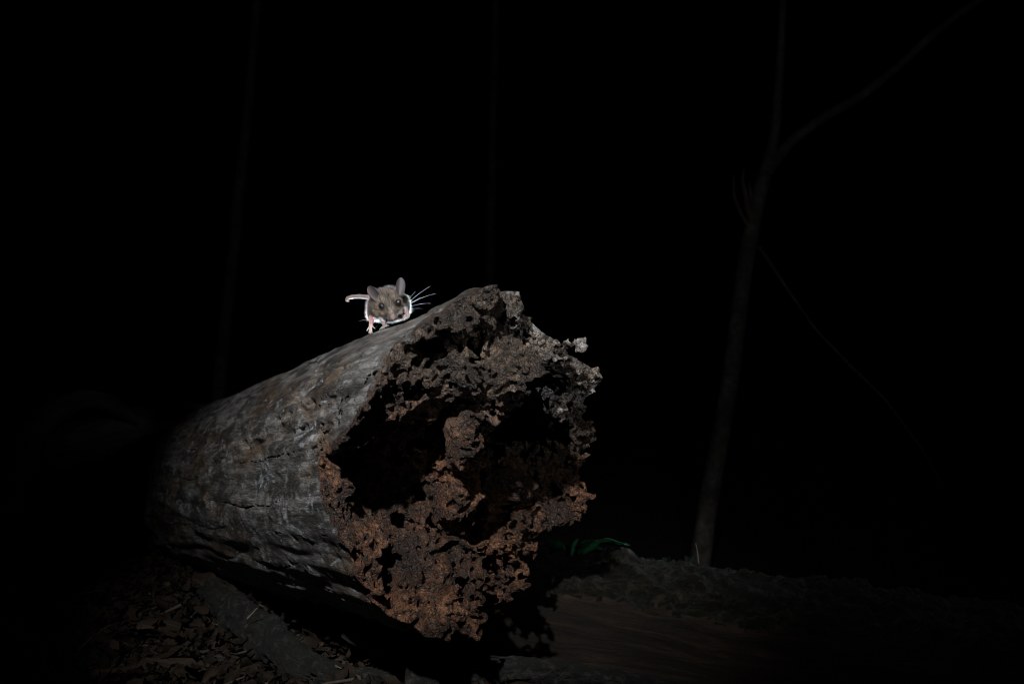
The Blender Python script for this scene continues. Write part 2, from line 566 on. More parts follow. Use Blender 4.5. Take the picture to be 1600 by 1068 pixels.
    for (px, py, ax, ay, ang, dep) in caves:
        dep = dep - 0.065 if py < 640 else dep
        cu, cw = face_uw(px, py, -0.065 if py < 640 else 0.0)
        ca, sa_ = math.cos(ang), math.sin(ang)
        # image-right is foreshortened by the turned face
        a_, b_ = ax * SC2 / 0.86, ay * SC2
        R_ = box(-1, dep + 0.07, cu, cw, max(a_, b_) * 1.05 + 0.02)
        u_, w_, s_ = u[:, R_[1]], w[:, :, R_[2]], s[R_[0]]
        du = (u_ - cu); dw = (w_ - cw)
        e = np.sqrt(((du * ca + dw * sa_) / a_) ** 2 + ((-du * sa_ + dw * ca) / b_) ** 2)
        m_ = min(a_, b_)
        deep = np.maximum(s_ - dep, 0) * 0.6
        g_ = (e - 1) * m_ + deep + warp[R_] * min(1.0, m_ / 0.02)
        carve = -g_
        if dep != 0.51:
            carve = np.where(s_ > s_end[:, R_[1], R_[2]] + 0.018, np.minimum(carve, -(dskin[R_] + 0.009)), carve)
        f[R_] = np.maximum(f[R_], carve)
    # the lower right of the end has broken away
    (u1, w1), (u2, w2) = face_uw(912, 848), face_uw(650, 994)
    nl = math.hypot(u2 - u1, w2 - w1)
    side_ = ((u - u1) * (w2 - w1) - (w - w1) * (u2 - u1)) / nl      # > 0 towards lower right
    if ((0.1 - u1) * (w2 - w1) - (-0.1 - w1) * (u2 - u1)) < 0: side_ = -side_
    f = np.maximum(f, np.minimum(side_ + warp * 1.1, 0.30 - s))
    # column of pulp left standing between the caves
    def blob(px, py, s_, ru, rs, rw, k):
        cu, cw = face_uw(px, py, s_)
        R_ = box(s_ - rs - 0.02, s_ + rs + 0.02, cu, cw, max(ru, rw) + 0.02)
        g_ = (np.sqrt(((u[:, R_[1]] - cu) / ru) ** 2 + ((s[R_[0]] - s_) / rs) ** 2 + ((w[:, :, R_[2]] - cw) / rw) ** 2) - 1) * min(ru, rs, rw)
        f[R_] = np.minimum(f[R_], g_ + warp[R_] * k)
    blob(702, 738, 0.015, 0.015, 0.035, 0.030, 0.7)
    blob(712, 660, -0.02, 0.013, 0.035, 0.022, 0.7)
    blob(775, 770, 0.05, 0.022, 0.03, 0.016, 0.9)
    blob(842, 712, 0.10, 0.011, 0.02, 0.012, 0.8)
    blob(838, 738, 0.10, 0.019, 0.02, 0.006, 0.6)
    blob(888, 815, 0.035, 0.011, 0.018, 0.02, 0.7)
    # splinters on the upper rim
    blob(800, 490, -0.06, 0.0065, 0.010, 0.012, 0.15)
    blob(912, 532, -0.035, 0.014, 0.016, 0.010, 0.35)
    blob(745, 474, -0.075, 0.010, 0.015, 0.008, 0.2)
    # spongy holes everywhere in the rotten wood
    inner = sstep(0.0005, 0.004, -dskin) * 1.0
    zone = np.clip(np.maximum(inner, rough_end * right_top), 0, 1) * (1 - sstep(0.10, 0.17, s))
    sponge = N((0.0066, 0.0052, 0.0052), 41)
    sp2 = N((0.0060, 0.0029, 0.0029), 42)
    sp3 = N((0.0026, 0.0024, 0.0024), 43)
    zone = zone * (0.70 + 0.30 * sstep(-0.7, 0.6, N((0.035, 0.03, 0.03), 44)))
    f = f + zone * np.clip((0.0018 - 0.0010 * sstep(0.0, 0.04, w)) * (sponge - 0.1) + 0.0038 * (np.abs(sp2) - 0.6) + 0.0022 * sp3, -0.0024, 0.007)
    f = np.maximum(f, np.maximum(dskin - 0.0045, -(s - S[1])))
    f[0] = 1; f[-1] = 1; f[:, 0] = 1; f[:, -1] = 1; f[:, :, 0] = 1; f[:, :, -1] = 1
    V, Q, ci = surface_nets(f, axes)
    dk = dskin[ci[:, 0], ci[:, 1], ci[:, 2]]
    dn = dend[ci[:, 0], ci[:, 1], ci[:, 2]]
    rotv = np.clip(np.maximum(sstep(-0.014, -0.004, dn), np.maximum(sstep(0.0015, 0.0055, -dk), (rough_end * right_top)[ci[:, 0], ci[:, 1], ci[:, 2]] * 0.9)), 0, 1)
    # keep the largest connected shell (drop floating crumbs)
    lab = np.arange(len(V))
    ea = np.concatenate([Q[:, 0], Q[:, 1], Q[:, 2]]); eb = np.concatenate([Q[:, 1], Q[:, 2], Q[:, 3]])
    for _ in range(60):
        ra, rb = lab[ea], lab[eb]
        m = ra != rb
        if not m.any(): break
        ea, eb, ra, rb = ea[m], eb[m], ra[m], rb[m]
        np.minimum.at(lab, np.maximum(ra, rb), np.minimum(ra, rb))
        while True:
            new = lab[lab]
            if (new == lab).all(): break
            lab = new
    cnts = np.bincount(lab)
    keepv = cnts[lab] > 4000
    Q = Q[keepv[Q].all(1)]
    used = np.zeros(len(V), bool); used[Q.ravel()] = True
    remap = np.cumsum(used) - 1
    Q = remap[Q]; V = V[used]; rotv = rotv[used]
    Wd = log_world(V[:, 0], V[:, 1], V[:, 2])
    # height of the log's skyline under the mouse
    ppx = 800 + FPX * Wd[:, 0] / Wd[:, 1]; ppy = 534 - FPX * (Wd[:, 2] - ZC) / Wd[:, 1]
    for nm, xa in (('a', 580), ('b', 601), ('c', 622)):
        LOGTOP[nm] = float(ppy[np.abs(ppx - xa) < 3].min())
    print('skyline', LOGTOP)
    root = empty('hollow_log', tuple(log_world(np.array([0.3]), np.array([0.0]), np.array([-0.12]))[0]))
    tag(root, 'thick weathered grey hollow log with crumbling rust brown rotten end', 'log')
    # split the weathered shell from the rotten heart so each is a part of its own
    M = log_material()
    isrot = (rotv[Q].mean(1) > 0.5) & (V[Q][:, :, 0].mean(1) < 0.9)
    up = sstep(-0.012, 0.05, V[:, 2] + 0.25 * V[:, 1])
    pale = up * sstep(-0.01, 0.04, V[:, 1]) * sstep(0.01, 0.05, V[:, 2])  # upper right rim mask: paler wood plus painted highlight
    for nm, sel in (('weathered_shell', ~isrot), ('rotten_heart', isrot)):
        q = Q[sel]
        us = np.zeros(len(V), bool); us[q.ravel()] = True
        rm = np.cumsum(us) - 1
        o = mesh_obj(nm, Wd[us], rm[q], M, root)
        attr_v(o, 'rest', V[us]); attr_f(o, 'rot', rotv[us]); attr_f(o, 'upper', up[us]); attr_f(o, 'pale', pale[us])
        print(nm, len(q))
    root.children[0]['label'] = 'weathered grey outer wood with lengthwise grain and cracks'
    root.children[1]['label'] = 'crumbly reddish brown rotten wood around dark hollows'
import time
_t = time.time()
build_log()
print('log', time.time() - _t)

# ------------------------------------------------------------------ the fallen log underneath
def build_under_log():
    a = at(300, 1010, 0.93); a[2] -= 0.16
    ridge0 = at(840, 882, 0.78); ridge1 = at(1600, 984, 0.74)
    rad = 0.16
    d = ridge1 - ridge0
    A0 = ridge0 - d * 0.30 - np.array([0, 0, rad]); A1 = ridge1 + d * 0.9 - np.array([0, 0, rad])
    A0[1] += 0.02
    n, seg = 380, 280
    t = np.linspace(0, 1, n)
    C = A0 + (A1 - A0) * t[:, None]
    L = np.linalg.norm(A1 - A0)
    T = (A1 - A0) / L
    side = np.cross(T, [0, 0, 1.0]); side /= np.linalg.norm(side)     # towards the camera
    if side[1] > 0: side = -side
    up = np.cross(side, T); up = up if up[2] > 0 else -up
    th = np.arange(seg) / seg * 2 * np.pi        # 0 = towards camera, pi/2 = up
    TT, TH = np.meshgrid(t, th, indexing='ij')
    Sx = (TT * L).ravel(); Tf = TH.ravel()
    q = np.stack([Sx, np.cos(Tf) * rad, np.sin(Tf) * rad], 1)
    r = rad + 0.010 * fbm(q * [3, 9, 9], 51, 3) + 0.0055 * fbm(q * [14, 85, 85], 52, 4) + 0.006 * pnoise(q * [9, 30, 30], 57)
    edge = 1.15 + 0.16 * fbm(np.stack([Sx * 9, Sx * 0, Sx * 0], 1), 53, 4) + 0.05 * pnoise(q * 60, 59)
    bark = sstep(edge - 0.03, edge + 0.03, Tf) * (1 - sstep(4.2, 4.4, Tf))
    r = r + bark * (0.007 + 0.006 * fbm(q * [30, 75, 75], 54, 4) + 0.003 * fbm(q * 170, 58, 3))
    V = np.repeat(C, seg, 0) + r[:, None] * (np.cos(Tf)[:, None] * side + np.sin(Tf)[:, None] * up)
    i = np.arange(n - 1)[:, None] * seg
    j = np.arange(seg)[None]
    F = np.stack([i + j, i + seg + j, i + seg + (j + 1) % seg, i + (j + 1) % seg], -1).reshape(-1, 4)
    root = empty('fallen_log', tuple(C[n // 2] - np.array([0, 0, rad])))
    tag(root, 'dark brown fallen log with mossy bark ridge, under the hollow log at lower right', 'log')
    MW = bark_material('brown_bare_wood', (0.003, 0.0018, 0.001), (0.013, 0.0075, 0.0042), (0.042, 0.026, 0.016), (12, 120, 120), 0.8, None, 0.009, 0.2)
    MB = bark_material('damp_mossy_bark', (0.0015, 0.0012, 0.0008), (0.008, 0.0068, 0.0038), (0.06, 0.052, 0.035), (80, 260, 260), 0.38, (0.0075, 0.008, 0.0025), 0.010, 0.5)
    isb = bark[F].mean(1) > 0.5
    for nm, sel, mm in (('bare_wood', ~isb, MW), ('bark', isb, MB)):
        f = F[sel]
        us = np.zeros(len(V), bool); us[f.ravel()] = True
        rm = np.cumsum(us) - 1
        o = mesh_obj(nm, V[us], rm[f], mm, root)
        attr_v(o, 'rest', q[us])
build_under_log()

def rough_tube(name, pts, rad, m, parent=None, seg=20, n=80, seed=0, rough=0.002, cell=0.02, stretch=4.0):
    V, F, (S, TH) = tube(pts, rad, seg, n, seed, rough, cell, stretch)
    o = mesh_obj(name, V, F, m, parent)
    R = float(np.mean(rad))
    attr_v(o, 'rest', np.stack([S, np.cos(TH) * R, np.sin(TH) * R], 1))
    return o

# ------------------------------------------------------------------ logs and roots far left
M_FAR = bark_material('dull_grey_bark', (0.05, 0.045, 0.04), (0.18, 0.165, 0.145), (0.34, 0.31, 0.28), (12, 60, 60), 0.8)
far = rough_tube('grey_log', [at(90, 700, 1.9), at(200, 672, 1.85), at(330, 668, 1.8), at(480, 672, 1.75), at(640, 690, 1.75)],
                 [0.05, 0.055, 0.056, 0.055, 0.05], M_FAR, None, 40, 120, 61, 0.006, 0.03)
tag(far, 'dim grey trunk lying on the ground behind the hollow log', 'log')
arch = rough_tube('arched_root', [at(15, 800, 1.55), at(34, 730, 1.55), at(52, 675, 1.56), at(84, 640, 1.58), at(124, 622, 1.62), at(170, 628, 1.70), at(230, 664, 1.82)],
                  [0.03, 0.028, 0.025, 0.021, 0.018, 0.017, 0.015], M_FAR, None, 28, 120, 62, 0.004, 0.02)
tag(arch, 'faint arched root rising in the dark at far left', 'root')

# ------------------------------------------------------------------ trees behind
M_BARK = bark_material('smooth_grey_sapling_bark', (0.06, 0.052, 0.045), (0.15, 0.137, 0.122), (0.26, 0.245, 0.225), (30, 45, 45), 0.8, None, 0.002)
M_SPLIT = bark_material('split_pale_wood', (0.07, 0.056, 0.042), (0.16, 0.13, 0.10), (0.28, 0.24, 0.19), (10, 150, 150), 0.7, None, 0.001)
def px_tube(name, pts, widths, Y, m, parent, seed, seg=16, n=90, rough=0.0012):
    """pts photograph pixels (x, y[, Y]); widths in pixels"""
    P = [at(p[0], p[1], p[2] if len(p) > 2 else Y) for p in pts]
    Rr = [w / 2 / FPX * (p[2] if len(p) > 2 else Y) for w, p in zip(widths, pts)]
    return rough_tube(name, P, Rr, m, parent, seg, n, seed, rough, 0.02, 3.0)

def build_sapling():
    Y = 3.5
    base = at(1092, 800, Y); base[2] = float(ground_z(base[0], base[1])) - 0.03
    root = empty('sapling_tree', tuple(base))
    tag(root, 'slender forked sapling with a split stub, standing at right', 'tree')
    b = (800 + base[0] / Y * FPX, 534 - (base[2] - ZC) / Y * FPX)
    px_tube('trunk', [b, (1106, 790), (1124, 690), (1140, 600), (1152, 510), (1165, 410), (1177, 345), (1190, 290), (1203, 245), (1212, 200), (1218, 120), (1222, 40), (1226, -80), (1235, -260)],
            [32, 30, 28, 27, 26, 25, 24, 22, 19, 15, 13, 11, 10, 5], Y, M_BARK, root, 71, 22, 220)
    px_tube('branch', [(1200, 268), (1212, 250), (1240, 217), (1290, 182), (1345, 150), (1400, 108), (1448, 62), (1500, 20), (1545, -10), (1640, -60), (1780, -150)],
            [18, 17, 15, 14, 14, 13, 13, 11, 10, 9, 4], Y, M_BARK, root, 72, 18, 160)
    px_tube('hanging_twig', [(1186, 385), (1204, 412), (1236, 460), (1275, 515), (1330, 572), (1385, 625), (1440, 700), (1475, 760, 3.55)],
            [6, 5, 4.5, 4, 3.5, 3.5, 3, 1.5], Y - 0.03, M_BARK, root, 73, 10, 80)
    px_tube('splinter', [(1172, 358), (1158, 335), (1147, 308), (1146, 285), (1147, 272)], [6, 6, 5, 4, 1], Y - 0.02, M_SPLIT, root, 74, 8, 40, 0.0009)
    px_tube('splinter', [(1176, 352), (1168, 325), (1164, 300), (1160, 283), (1162, 262)], [9, 9, 8, 6, 1], Y - 0.02, M_SPLIT, root, 75, 8, 40, 0.0006)
    px_tube('splinter', [(1182, 350), (1176, 322), (1172, 300), (1170, 284)], [9, 9, 6, 1], Y, M_SPLIT, root, 76, 8, 40, 0.0006)
build_sapling()

def far_trunk(label, pts, widths, Y, seed):
    P = [at(p[0], p[1], Y) for p in pts]
    P[0][2] = float(ground_z(P[0][0], P[0][1])) - 0.05
    root = empty('slim_tree', tuple(P[0]))
    tag(root, label, 'tree')
    t = rough_tube('trunk', P, [w / 2 / FPX * Y for w in widths], M_BARK, root, 16, 160, seed, 0.002, 0.03)
    top = P[-1]
    for k in range(5):
        z = P[-2] + (top - P[-2]) * (k / 5)
        a = k * 2.4
        dv = np.array([math.cos(a), math.sin(a), 0.8]) * 0.5
        rough_tube('branch', [z, z + dv * 0.5, z + dv], [0.012, 0.008, 0.003], M_BARK, root, 8, 20, seed + k, 0.001)
far_trunk('faint thin trunk rising behind the left half of the hollow log', [(333, 700), (346, 560), (362, 420), (378, 260), (392, 120), (404, -40), (410, -400)], [24, 21, 19, 17, 14, 12, 8], 4.8, 81)
far_trunk('barely visible thin trunk straight behind the log tip', [(764, 640), (765, 460), (768, 300), (771, 150), (775, 0), (778, -400)], [17, 16, 14, 12, 11, 7], 5.8, 82)

# ------------------------------------------------------------------ plants
M_LEAF = plain('glossy_green_leaf', (0.010, 0.052, 0.024), 0.4, 0.35, 90, 0.5, 0.35)
M_LEAF2 = plain('yellow_green_leaf', (0.16, 0.19, 0.035), 0.5, 0.3, 90, 0.4, 0.3)
M_DRY = plain('dry_leaf', (0.105, 0.062, 0.034), 0.7, 0.5, 70, 0.3, 0.15, 0.002)
def blade(name, pts, width, m, parent=None, twist=0.0, fold=0.25, seed=0, n=18, across=5, side=None):
    """leaf blade with thickness along a 3-D midrib"""
    pts = np.asarray(pts, float)
    L = np.concatenate([[0], np.cumsum(np.linalg.norm(np.diff(pts, axis=0), axis=1))])
    tt = np.linspace(0, L[-1], n)
    C = np.stack([np.interp(tt, L, pts[:, k]) for k in range(3)], 1)
    for _ in range(3):
        C[1:-1] = 0.25 * C[:-2] + 0.5 * C[1:-1] + 0.25 * C[2:]
    T = np.gradient(C, axis=0); T /= np.linalg.norm(T, axis=1)[:, None]
    sd = np.array(side if side is not None else [0.2, -0.9, 0.35], float)
    V = []
    thick = width * 0.02 + 0.0002
    for sgn in (1, -1):
        for i in range(n):
            x = tt[i] / L[-1]
            wv = width * (math.sin(math.pi * min(1, x ** 0.75 * 0.97 + 0.03)) ** 0.8 + 0.03) * (1 + 0.12 * math.sin(9 * x + seed))
            a = sd - T[i] * (sd @ T[i]); a /= np.linalg.norm(a)
            nn = np.cross(T[i], a)
            ang = twist * x
            a, nn = a * math.cos(ang) + nn * math.sin(ang), nn * math.cos(ang) - a * math.sin(ang)
            for k in range(across):
                y = k / (across - 1) * 2 - 1
                V.append(C[i] + a * y * wv / 2 + nn * (fold * abs(y) * wv / 2 + 0.05 * width * math.sin(6 * x * 3 + y * 2 + seed) + sgn * thick))
    F = []
    m0 = n * across
    for i in range(n - 1):
        for k in range(across - 1):
            p = i * across + k
            F.append((p, p + 1, p + across + 1, p + across))
            F.append((m0 + p, m0 + p + across, m0 + p + across + 1, m0 + p + 1))
        for k in (0, across - 1):
            p = i * across + k
            F.append((p, p + across, m0 + p + across, m0 + p))
    for i in (0, n - 1):
        for k in range(across - 1):
            p = i * across + k
            F.append((p, p + 1, m0 + p + 1, m0 + p))
    return mesh_obj(name, V, F, m, parent)

M_SEED = plain('young_green_leaf', (0.03, 0.17, 0.07), 0.3, 0.4, 120, 0.5, 0.45)
def build_seedling():
    Y = 0.80
    root = empty('green_seedling', tuple(at(904, 867, Y)))
    tag(root, 'small green strap leaved seedling growing on the bark ridge', 'plant')
    blade('leaf', [at(901, 867, Y), at(914, 853, Y), at(926, 844, Y - 0.01), at(940, 841, Y - 0.01), at(959, 847, Y + 0.01), at(984, 850, Y + 0.03)], 0.010, M_SEED, root, 1.4, 0.5, 1, side=[0.1, -0.3, 1])
    blade('leaf', [at(899, 867, Y), at(904, 853, Y + 0.01), at(916, 847, Y + 0.02), at(934, 851, Y + 0.03)], 0.009, M_SEED, root, -0.5, 0.5, 2, side=[0.2, -0.2, 1])
    blade('leaf', [at(888, 865, Y), at(878, 853, Y + 0.01), at(866, 848, Y + 0.02), at(852, 851, Y + 0.04)], 0.009, M_SEED, root, 0.4, 0.5, 3, side=[0.2, -0.2, 1])
    blade('leaf', [at(890, 863, Y), at(896, 847, Y + 0.02), at(897, 843, Y + 0.04)], 0.006, M_SEED, root, 0.6, 0.3, 4)
    blade('leaf', [at(906, 866, Y - 0.01), at(920, 852, Y - 0.02), at(938, 840, Y - 0.02), at(958, 842, Y - 0.01), at(978, 850, Y)], 0.008, M_SEED, root, 1.0, 0.6, 5, side=[0.1, -0.3, 1])
    blade('leaf', [at(904, 866, Y - 0.01), at(914, 856, Y - 0.02), at(930, 852, Y - 0.02), at(944, 858, Y - 0.02)], 0.006, M_SEED, root, 0.4, 0.6, 6, side=[0.1, -0.3, 1])
    blade('leaf', [at(892, 866, Y - 0.01), at(896, 850, Y - 0.01), at(904, 840, Y - 0.01)], 0.005, M_SEED, root, 0.4, 0.5, 7, side=[0.8, -0.3, 0.3])
build_seedling()

M_FERN = plain('dark_fern_leaf', (0.002, 0.008, 0.003), 0.8, 0.35, 90, 0.3, 0.2)
def build_fern():
    Y = 0.96
    b = at(1070, 900, Y); b[2] = float(ground_z(b[0], b[1]))
    root = empty('small_fern', tuple(b))
    tag(root, 'dark little fern clump at the foot of the sapling', 'plant')
    for k in range(11):
        a = k * 0.9 + 0.3
        tip = b + np.array([math.cos(a) * 0.035, math.sin(a) * 0.03, 0.084 + 0.014 * (k % 3)])
        midp = b + (tip - b) * 0.45 + np.array([0, 0, 0.012])
        fr = rough_tube('frond', [b, midp, tip], [0.0016, 0.0012, 0.0006], M_FERN, root, 6, 14, 90 + k, 0.0)
        for i in range(1, 7):
            p = b + (midp - b) * min(1, i / 3.5) if i < 4 else midp + (tip - midp) * ((i - 3.5) / 3)
            for sg in (-1, 1):
                dv = np.array([-math.sin(a) * sg, math.cos(a) * sg, 0.1]) * 0.016 * (1 - i / 9) + (tip - b) * 0.08
                blade('leaflet', [p, p + dv * 0.5, p + dv], 0.008, M_FERN, fr, 0, 0.15, k + i, 5, 3, side=[0, 0.2, 1])
    stem = rough_tube('dead_stem', [at(1097, 960, 0.95), at(1093, 890, 0.95), at(1090, 862, 0.95), at(1087, 848, 0.95)], [0.0009, 0.0008, 0.0007, 0.0003],
                      M_SPLIT, None, 6, 20, 99, 0.0)
    tag(stem, 'hair thin dry stem standing behind the mossy bark ridge', 'stem')
build_fern()

# ------------------------------------------------------------------ litter on the ground
def build_litter():
    g = np.random.default_rng(77)
    N = 14000
    x = g.uniform(-0.85, 0.10, N); y = 0.58 + 1.3 * g.random(N) ** 1.5
    keep = (x < 0.0) | (y > 0.95)
    x, y = x[keep], y[keep]; N = len(x)
    z = ground_z(x, y) + g.uniform(0.001, 0.022, N)
    nn, ac = 5, 3
    V, F = [], []
    lx = np.linspace(-1, 1, nn)
    base = []
    for a in lx:
        wv = 0.5 * (1 - a * a) ** 0.6 + 0.02
        for b_ in (-1, 0, 1):
            base.append((a, b_ * wv, 0))
    base = np.array(base)
    quad = np.array([(i * ac + k, i * ac + k + 1, (i + 1) * ac + k + 1, (i + 1) * ac + k) for i in range(nn - 1) for k in range(ac - 1)])
    ln = g.uniform(0.003, 0.0095, N) * np.where(g.random(N) < 0.12, 1.6, 1.0)
    curl = g.uniform(-1.4, 1.6, N); fold = g.uniform(-0.6, 1.3, N)
    yaw = g.uniform(0, 6.28, N); tl = g.normal(0, 0.5, N); rl = g.normal(0, 0.5, N)
    P = np.repeat(base[None], N, 0)
    P[:, :, 2] = curl[:, None] * P[:, :, 0] ** 2 * 0.5 + fold[:, None] * np.abs(P[:, :, 1]) * 0.7 + g.normal(0, 0.12, P.shape[:2])
    P[:, :, 1] *= g.uniform(0.5, 1.3, N)[:, None]
    P[:, :, :2] += g.normal(0, 0.10, P[:, :, :2].shape)
    P *= ln[:, None, None]
    for (ang, a, b_) in ((tl, 0, 2), (rl, 1, 2), (yaw, 0, 1)):
        c, s_ = np.cos(ang)[:, None], np.sin(ang)[:, None]
        pa, pb = P[:, :, a].copy(), P[:, :, b_].copy()
        P[:, :, a], P[:, :, b_] = pa * c - pb * s_, pa * s_ + pb * c
    P += np.stack([x, y, z], 1)[:, None]
    V = P.reshape(-1, 3)
    F = (quad[None] + (np.arange(N) * len(base))[:, None, None]).reshape(-1, 4)
    m, nt, b = mat('leaf_litter')
    gg = NT(nt)
    hue = gg.attr('tone', 'Fac')
    c = gg.ramp(hue, [(0.0, (0.003, 0.002, 0.0015)), (0.5, (0.010, 0.0062, 0.0036)), (0.9, (0.020, 0.0125, 0.0072)), (1.0, (0.038, 0.026, 0.017))])
    c = gg.mix(gg.ramp(gg.noise(gg.coord(), 120, 5, 0.6), [(0.35, 0.7), (0.6, 0.0)]), c, (0.02, 0.014, 0.01))
    nt.links.new(c, b.inputs['Base Color']); b.inputs['Roughness'].default_value = 0.85; b.inputs['Specular IOR Level'].default_value = 0.12
    o = mesh_obj('leaf_litter', V, F, m)
    attr_f(o, 'tone', np.repeat(g.random(N), len(base)))
    tag(o, 'dead brown leaves covering the forest floor', 'leaf litter', kind='stuff')
build_litter()
def build_twigs():
    g = np.random.default_rng(78)
    N = 900
    x = g.uniform(-0.9, 1.0, N); y = 0.60 + 1.8 * g.random(N) ** 1.4
    keep = (x < 0.0) | (y > 0.95)
    x, y = x[keep], y[keep]; N = len(x)
    z = ground_z(x, y) + g.uniform(0.004, 0.022, N)
    a = g.uniform(0, 6.28, N); tl = g.normal(0, 0.2, N); L = g.uniform(0.012, 0.06, N); R = g.uniform(0.0006, 0.0022, N)
    d = np.stack([np.cos(a) * np.cos(tl), np.sin(a) * np.cos(tl), np.sin(tl)], 1)
    sd = np.cross(d, [0, 0, 1.0]); sd /= np.linalg.norm(sd, axis=1)[:, None]
    up = np.cross(sd, d)
    c = np.stack([x, y, z], 1)
    V, F = [], []
    for k, t in enumerate((-1, 0, 1)):
        bend = sd * (g.normal(0, 0.12, N) * L * (1 if k == 1 else 0))[:, None]
        for q in range(5):
            an = q / 5 * 2 * math.pi
            V.append(c + d * (t * L / 2)[:, None] + bend + (sd * math.cos(an) + up * math.sin(an)) * (R * (1.1 - 0.3 * k))[:, None])
    V = np.stack(V, 1)
    quad = np.array([(k * 5 + q, k * 5 + (q + 1) % 5, (k + 1) * 5 + (q + 1) % 5, (k + 1) * 5 + q) for k in range(2) for q in range(5)])
    F = (quad[None] + (np.arange(N) * 15)[:, None, None]).reshape(-1, 4)
    o = mesh_obj('twig_litter', V.reshape(-1, 3), F, plain('twig_bark', (0.035, 0.026, 0.018), 0.8, 0.5, 200))
    tag(o, 'scattered small dead twigs among the leaves', 'twig litter', kind='stuff')
build_twigs()

M_ROOT = bark_material('lichened_root_bark', (0.003, 0.0025, 0.002), (0.016, 0.014, 0.0115), (0.11, 0.10, 0.09), (110, 170, 170), 0.8, (0.014, 0.016, 0.008), 0.009)
M_SLAB = bark_material('brown_bark_slab', (0.008, 0.005, 0.003), (0.034, 0.021, 0.013), (0.08, 0.054, 0.035), (14, 90, 90), 0.7, None, 0.004)
def ground_tube(name, label, cat, pts, widths, m, seed, seg=48, n=220, rough=0.005, cell=0.010):
    P = [at(*p) for p in pts]
    o = rough_tube(name, P, [w / 2 / FPX * p[2] for w, p in zip(widths, pts)], m, None, seg, n, seed, rough, cell, 3.0)
    return tag(o, label, cat)
ground_tube('mossy_branch', 'lichen speckled branch lying at the bottom, pointing towards the hollow log', 'branch',
            [(325, 925, 0.92), (390, 975, 0.78), (432, 1012, 0.72), (470, 1040, 0.68), (530, 1066, 0.66), (640, 1088, 0.64)], [40, 52, 58, 58, 52, 40], M_ROOT, 101)
ground_tube('grey_root', 'pale grey root along the bottom edge below the fallen log', 'root',
            [(640, 1066, 0.60), (720, 1050, 0.60), (800, 1046, 0.60), (880, 1048, 0.60), (960, 1058, 0.60), (1080, 1080, 0.60)], [44, 52, 40, 34, 28, 20], M_ROOT, 102, 28, 140, 0.003)
ground_tube('dark_stick', 'dark brown stick running down under the left side of the hollow log', 'stick',
            [(305, 905, 0.98), (370, 935, 0.92), (450, 965, 0.86), (540, 1000, 0.80), (620, 1026, 0.77)], [26, 34, 34, 30, 22], M_SLAB, 103)
ground_tube('thin_twig', 'thin pale forked twig on the litter left of the branch', 'twig',
            [(386, 966, 0.73), (394, 958, 0.73), (402, 949, 0.73)], [3.0, 2.6, 1.6], M_SPLIT, 104, 8, 24, 0.0)

def slab(name, label, cen, lx, ly, lz, yaw, pitch, roll, seed, m):
    """weathered flake of bark: a bent, ragged plate"""
    n = 26
    a = np.linspace(-1, 1, n)
    X, Yv = np.meshgrid(a, a, indexing='ij')
    e = fbm(np.stack([X.ravel() * 1.5, Yv.ravel() * 1.5, X.ravel() * 0 + seed], 1), seed, 4).reshape(n, n)
    sx = 1 + 0.18 * pnoise(np.stack([Yv.ravel() * 3, Yv.ravel() * 0, Yv.ravel() * 0 + seed], 1), seed).reshape(n, n)
    top = np.stack([X * lx * sx, Yv * ly * (1 + 0.12 * np.sin(4 * X + seed)), lz * (1 + 0.7 * e) - 0.35 * ly * Yv ** 2], -1).reshape(-1, 3)
    bot = top.copy(); bot[:, 2] -= 2 * lz
    V = np.concatenate([top, bot])
    F = []
    for i in range(n - 1):
        for j in range(n - 1):
            p = i * n + j
            F.append((p, p + n, p + n + 1, p + 1)); q = p + n * n
            F.append((q, q + 1, q + n + 1, q + n))
    for i in range(n - 1):
        for (p, q) in ((i, i + 1), (n * (n - 1) + i + 1, n * (n - 1) + i), (n * (i + 1), n * i), (n * i + n - 1, n * (i + 1) + n - 1)):
            F.append((p, q, q + n * n, p + n * n))
    rest = V.copy()
    from mathutils import Euler
    Rm = np.array(Euler((roll, pitch, yaw)).to_matrix())
    o = mesh_obj(name, V @ Rm.T + cen, F, m)
    attr_v(o, 'rest', rest)
    return tag(o, label, 'bark')
slab('bark_slab', 'brown slab of bark lying in the litter at bottom left', at(310, 980, 0.84), 0.055, 0.022, 0.006, 0.5, 0.25, -0.35, 3, M_SLAB)
slab('bark_slab', 'broad dark bark flake resting below the hollow log at left', at(245, 935, 1.00), 0.06, 0.03, 0.006, 0.9, 0.15, -0.4, 5, M_SLAB)
slab('bark_slab', 'reddish bark flake beside the pale grey root', at(612, 1022, 0.68), 0.04, 0.012, 0.005, -0.5, 0.3, -0.5, 7, M_SLAB)
slab('bark_slab', 'small bark scrap at the bottom left corner of the litter', at(240, 1040, 0.72), 0.045, 0.018, 0.005, 0.3, 0.1, -0.4, 9, M_SLAB)

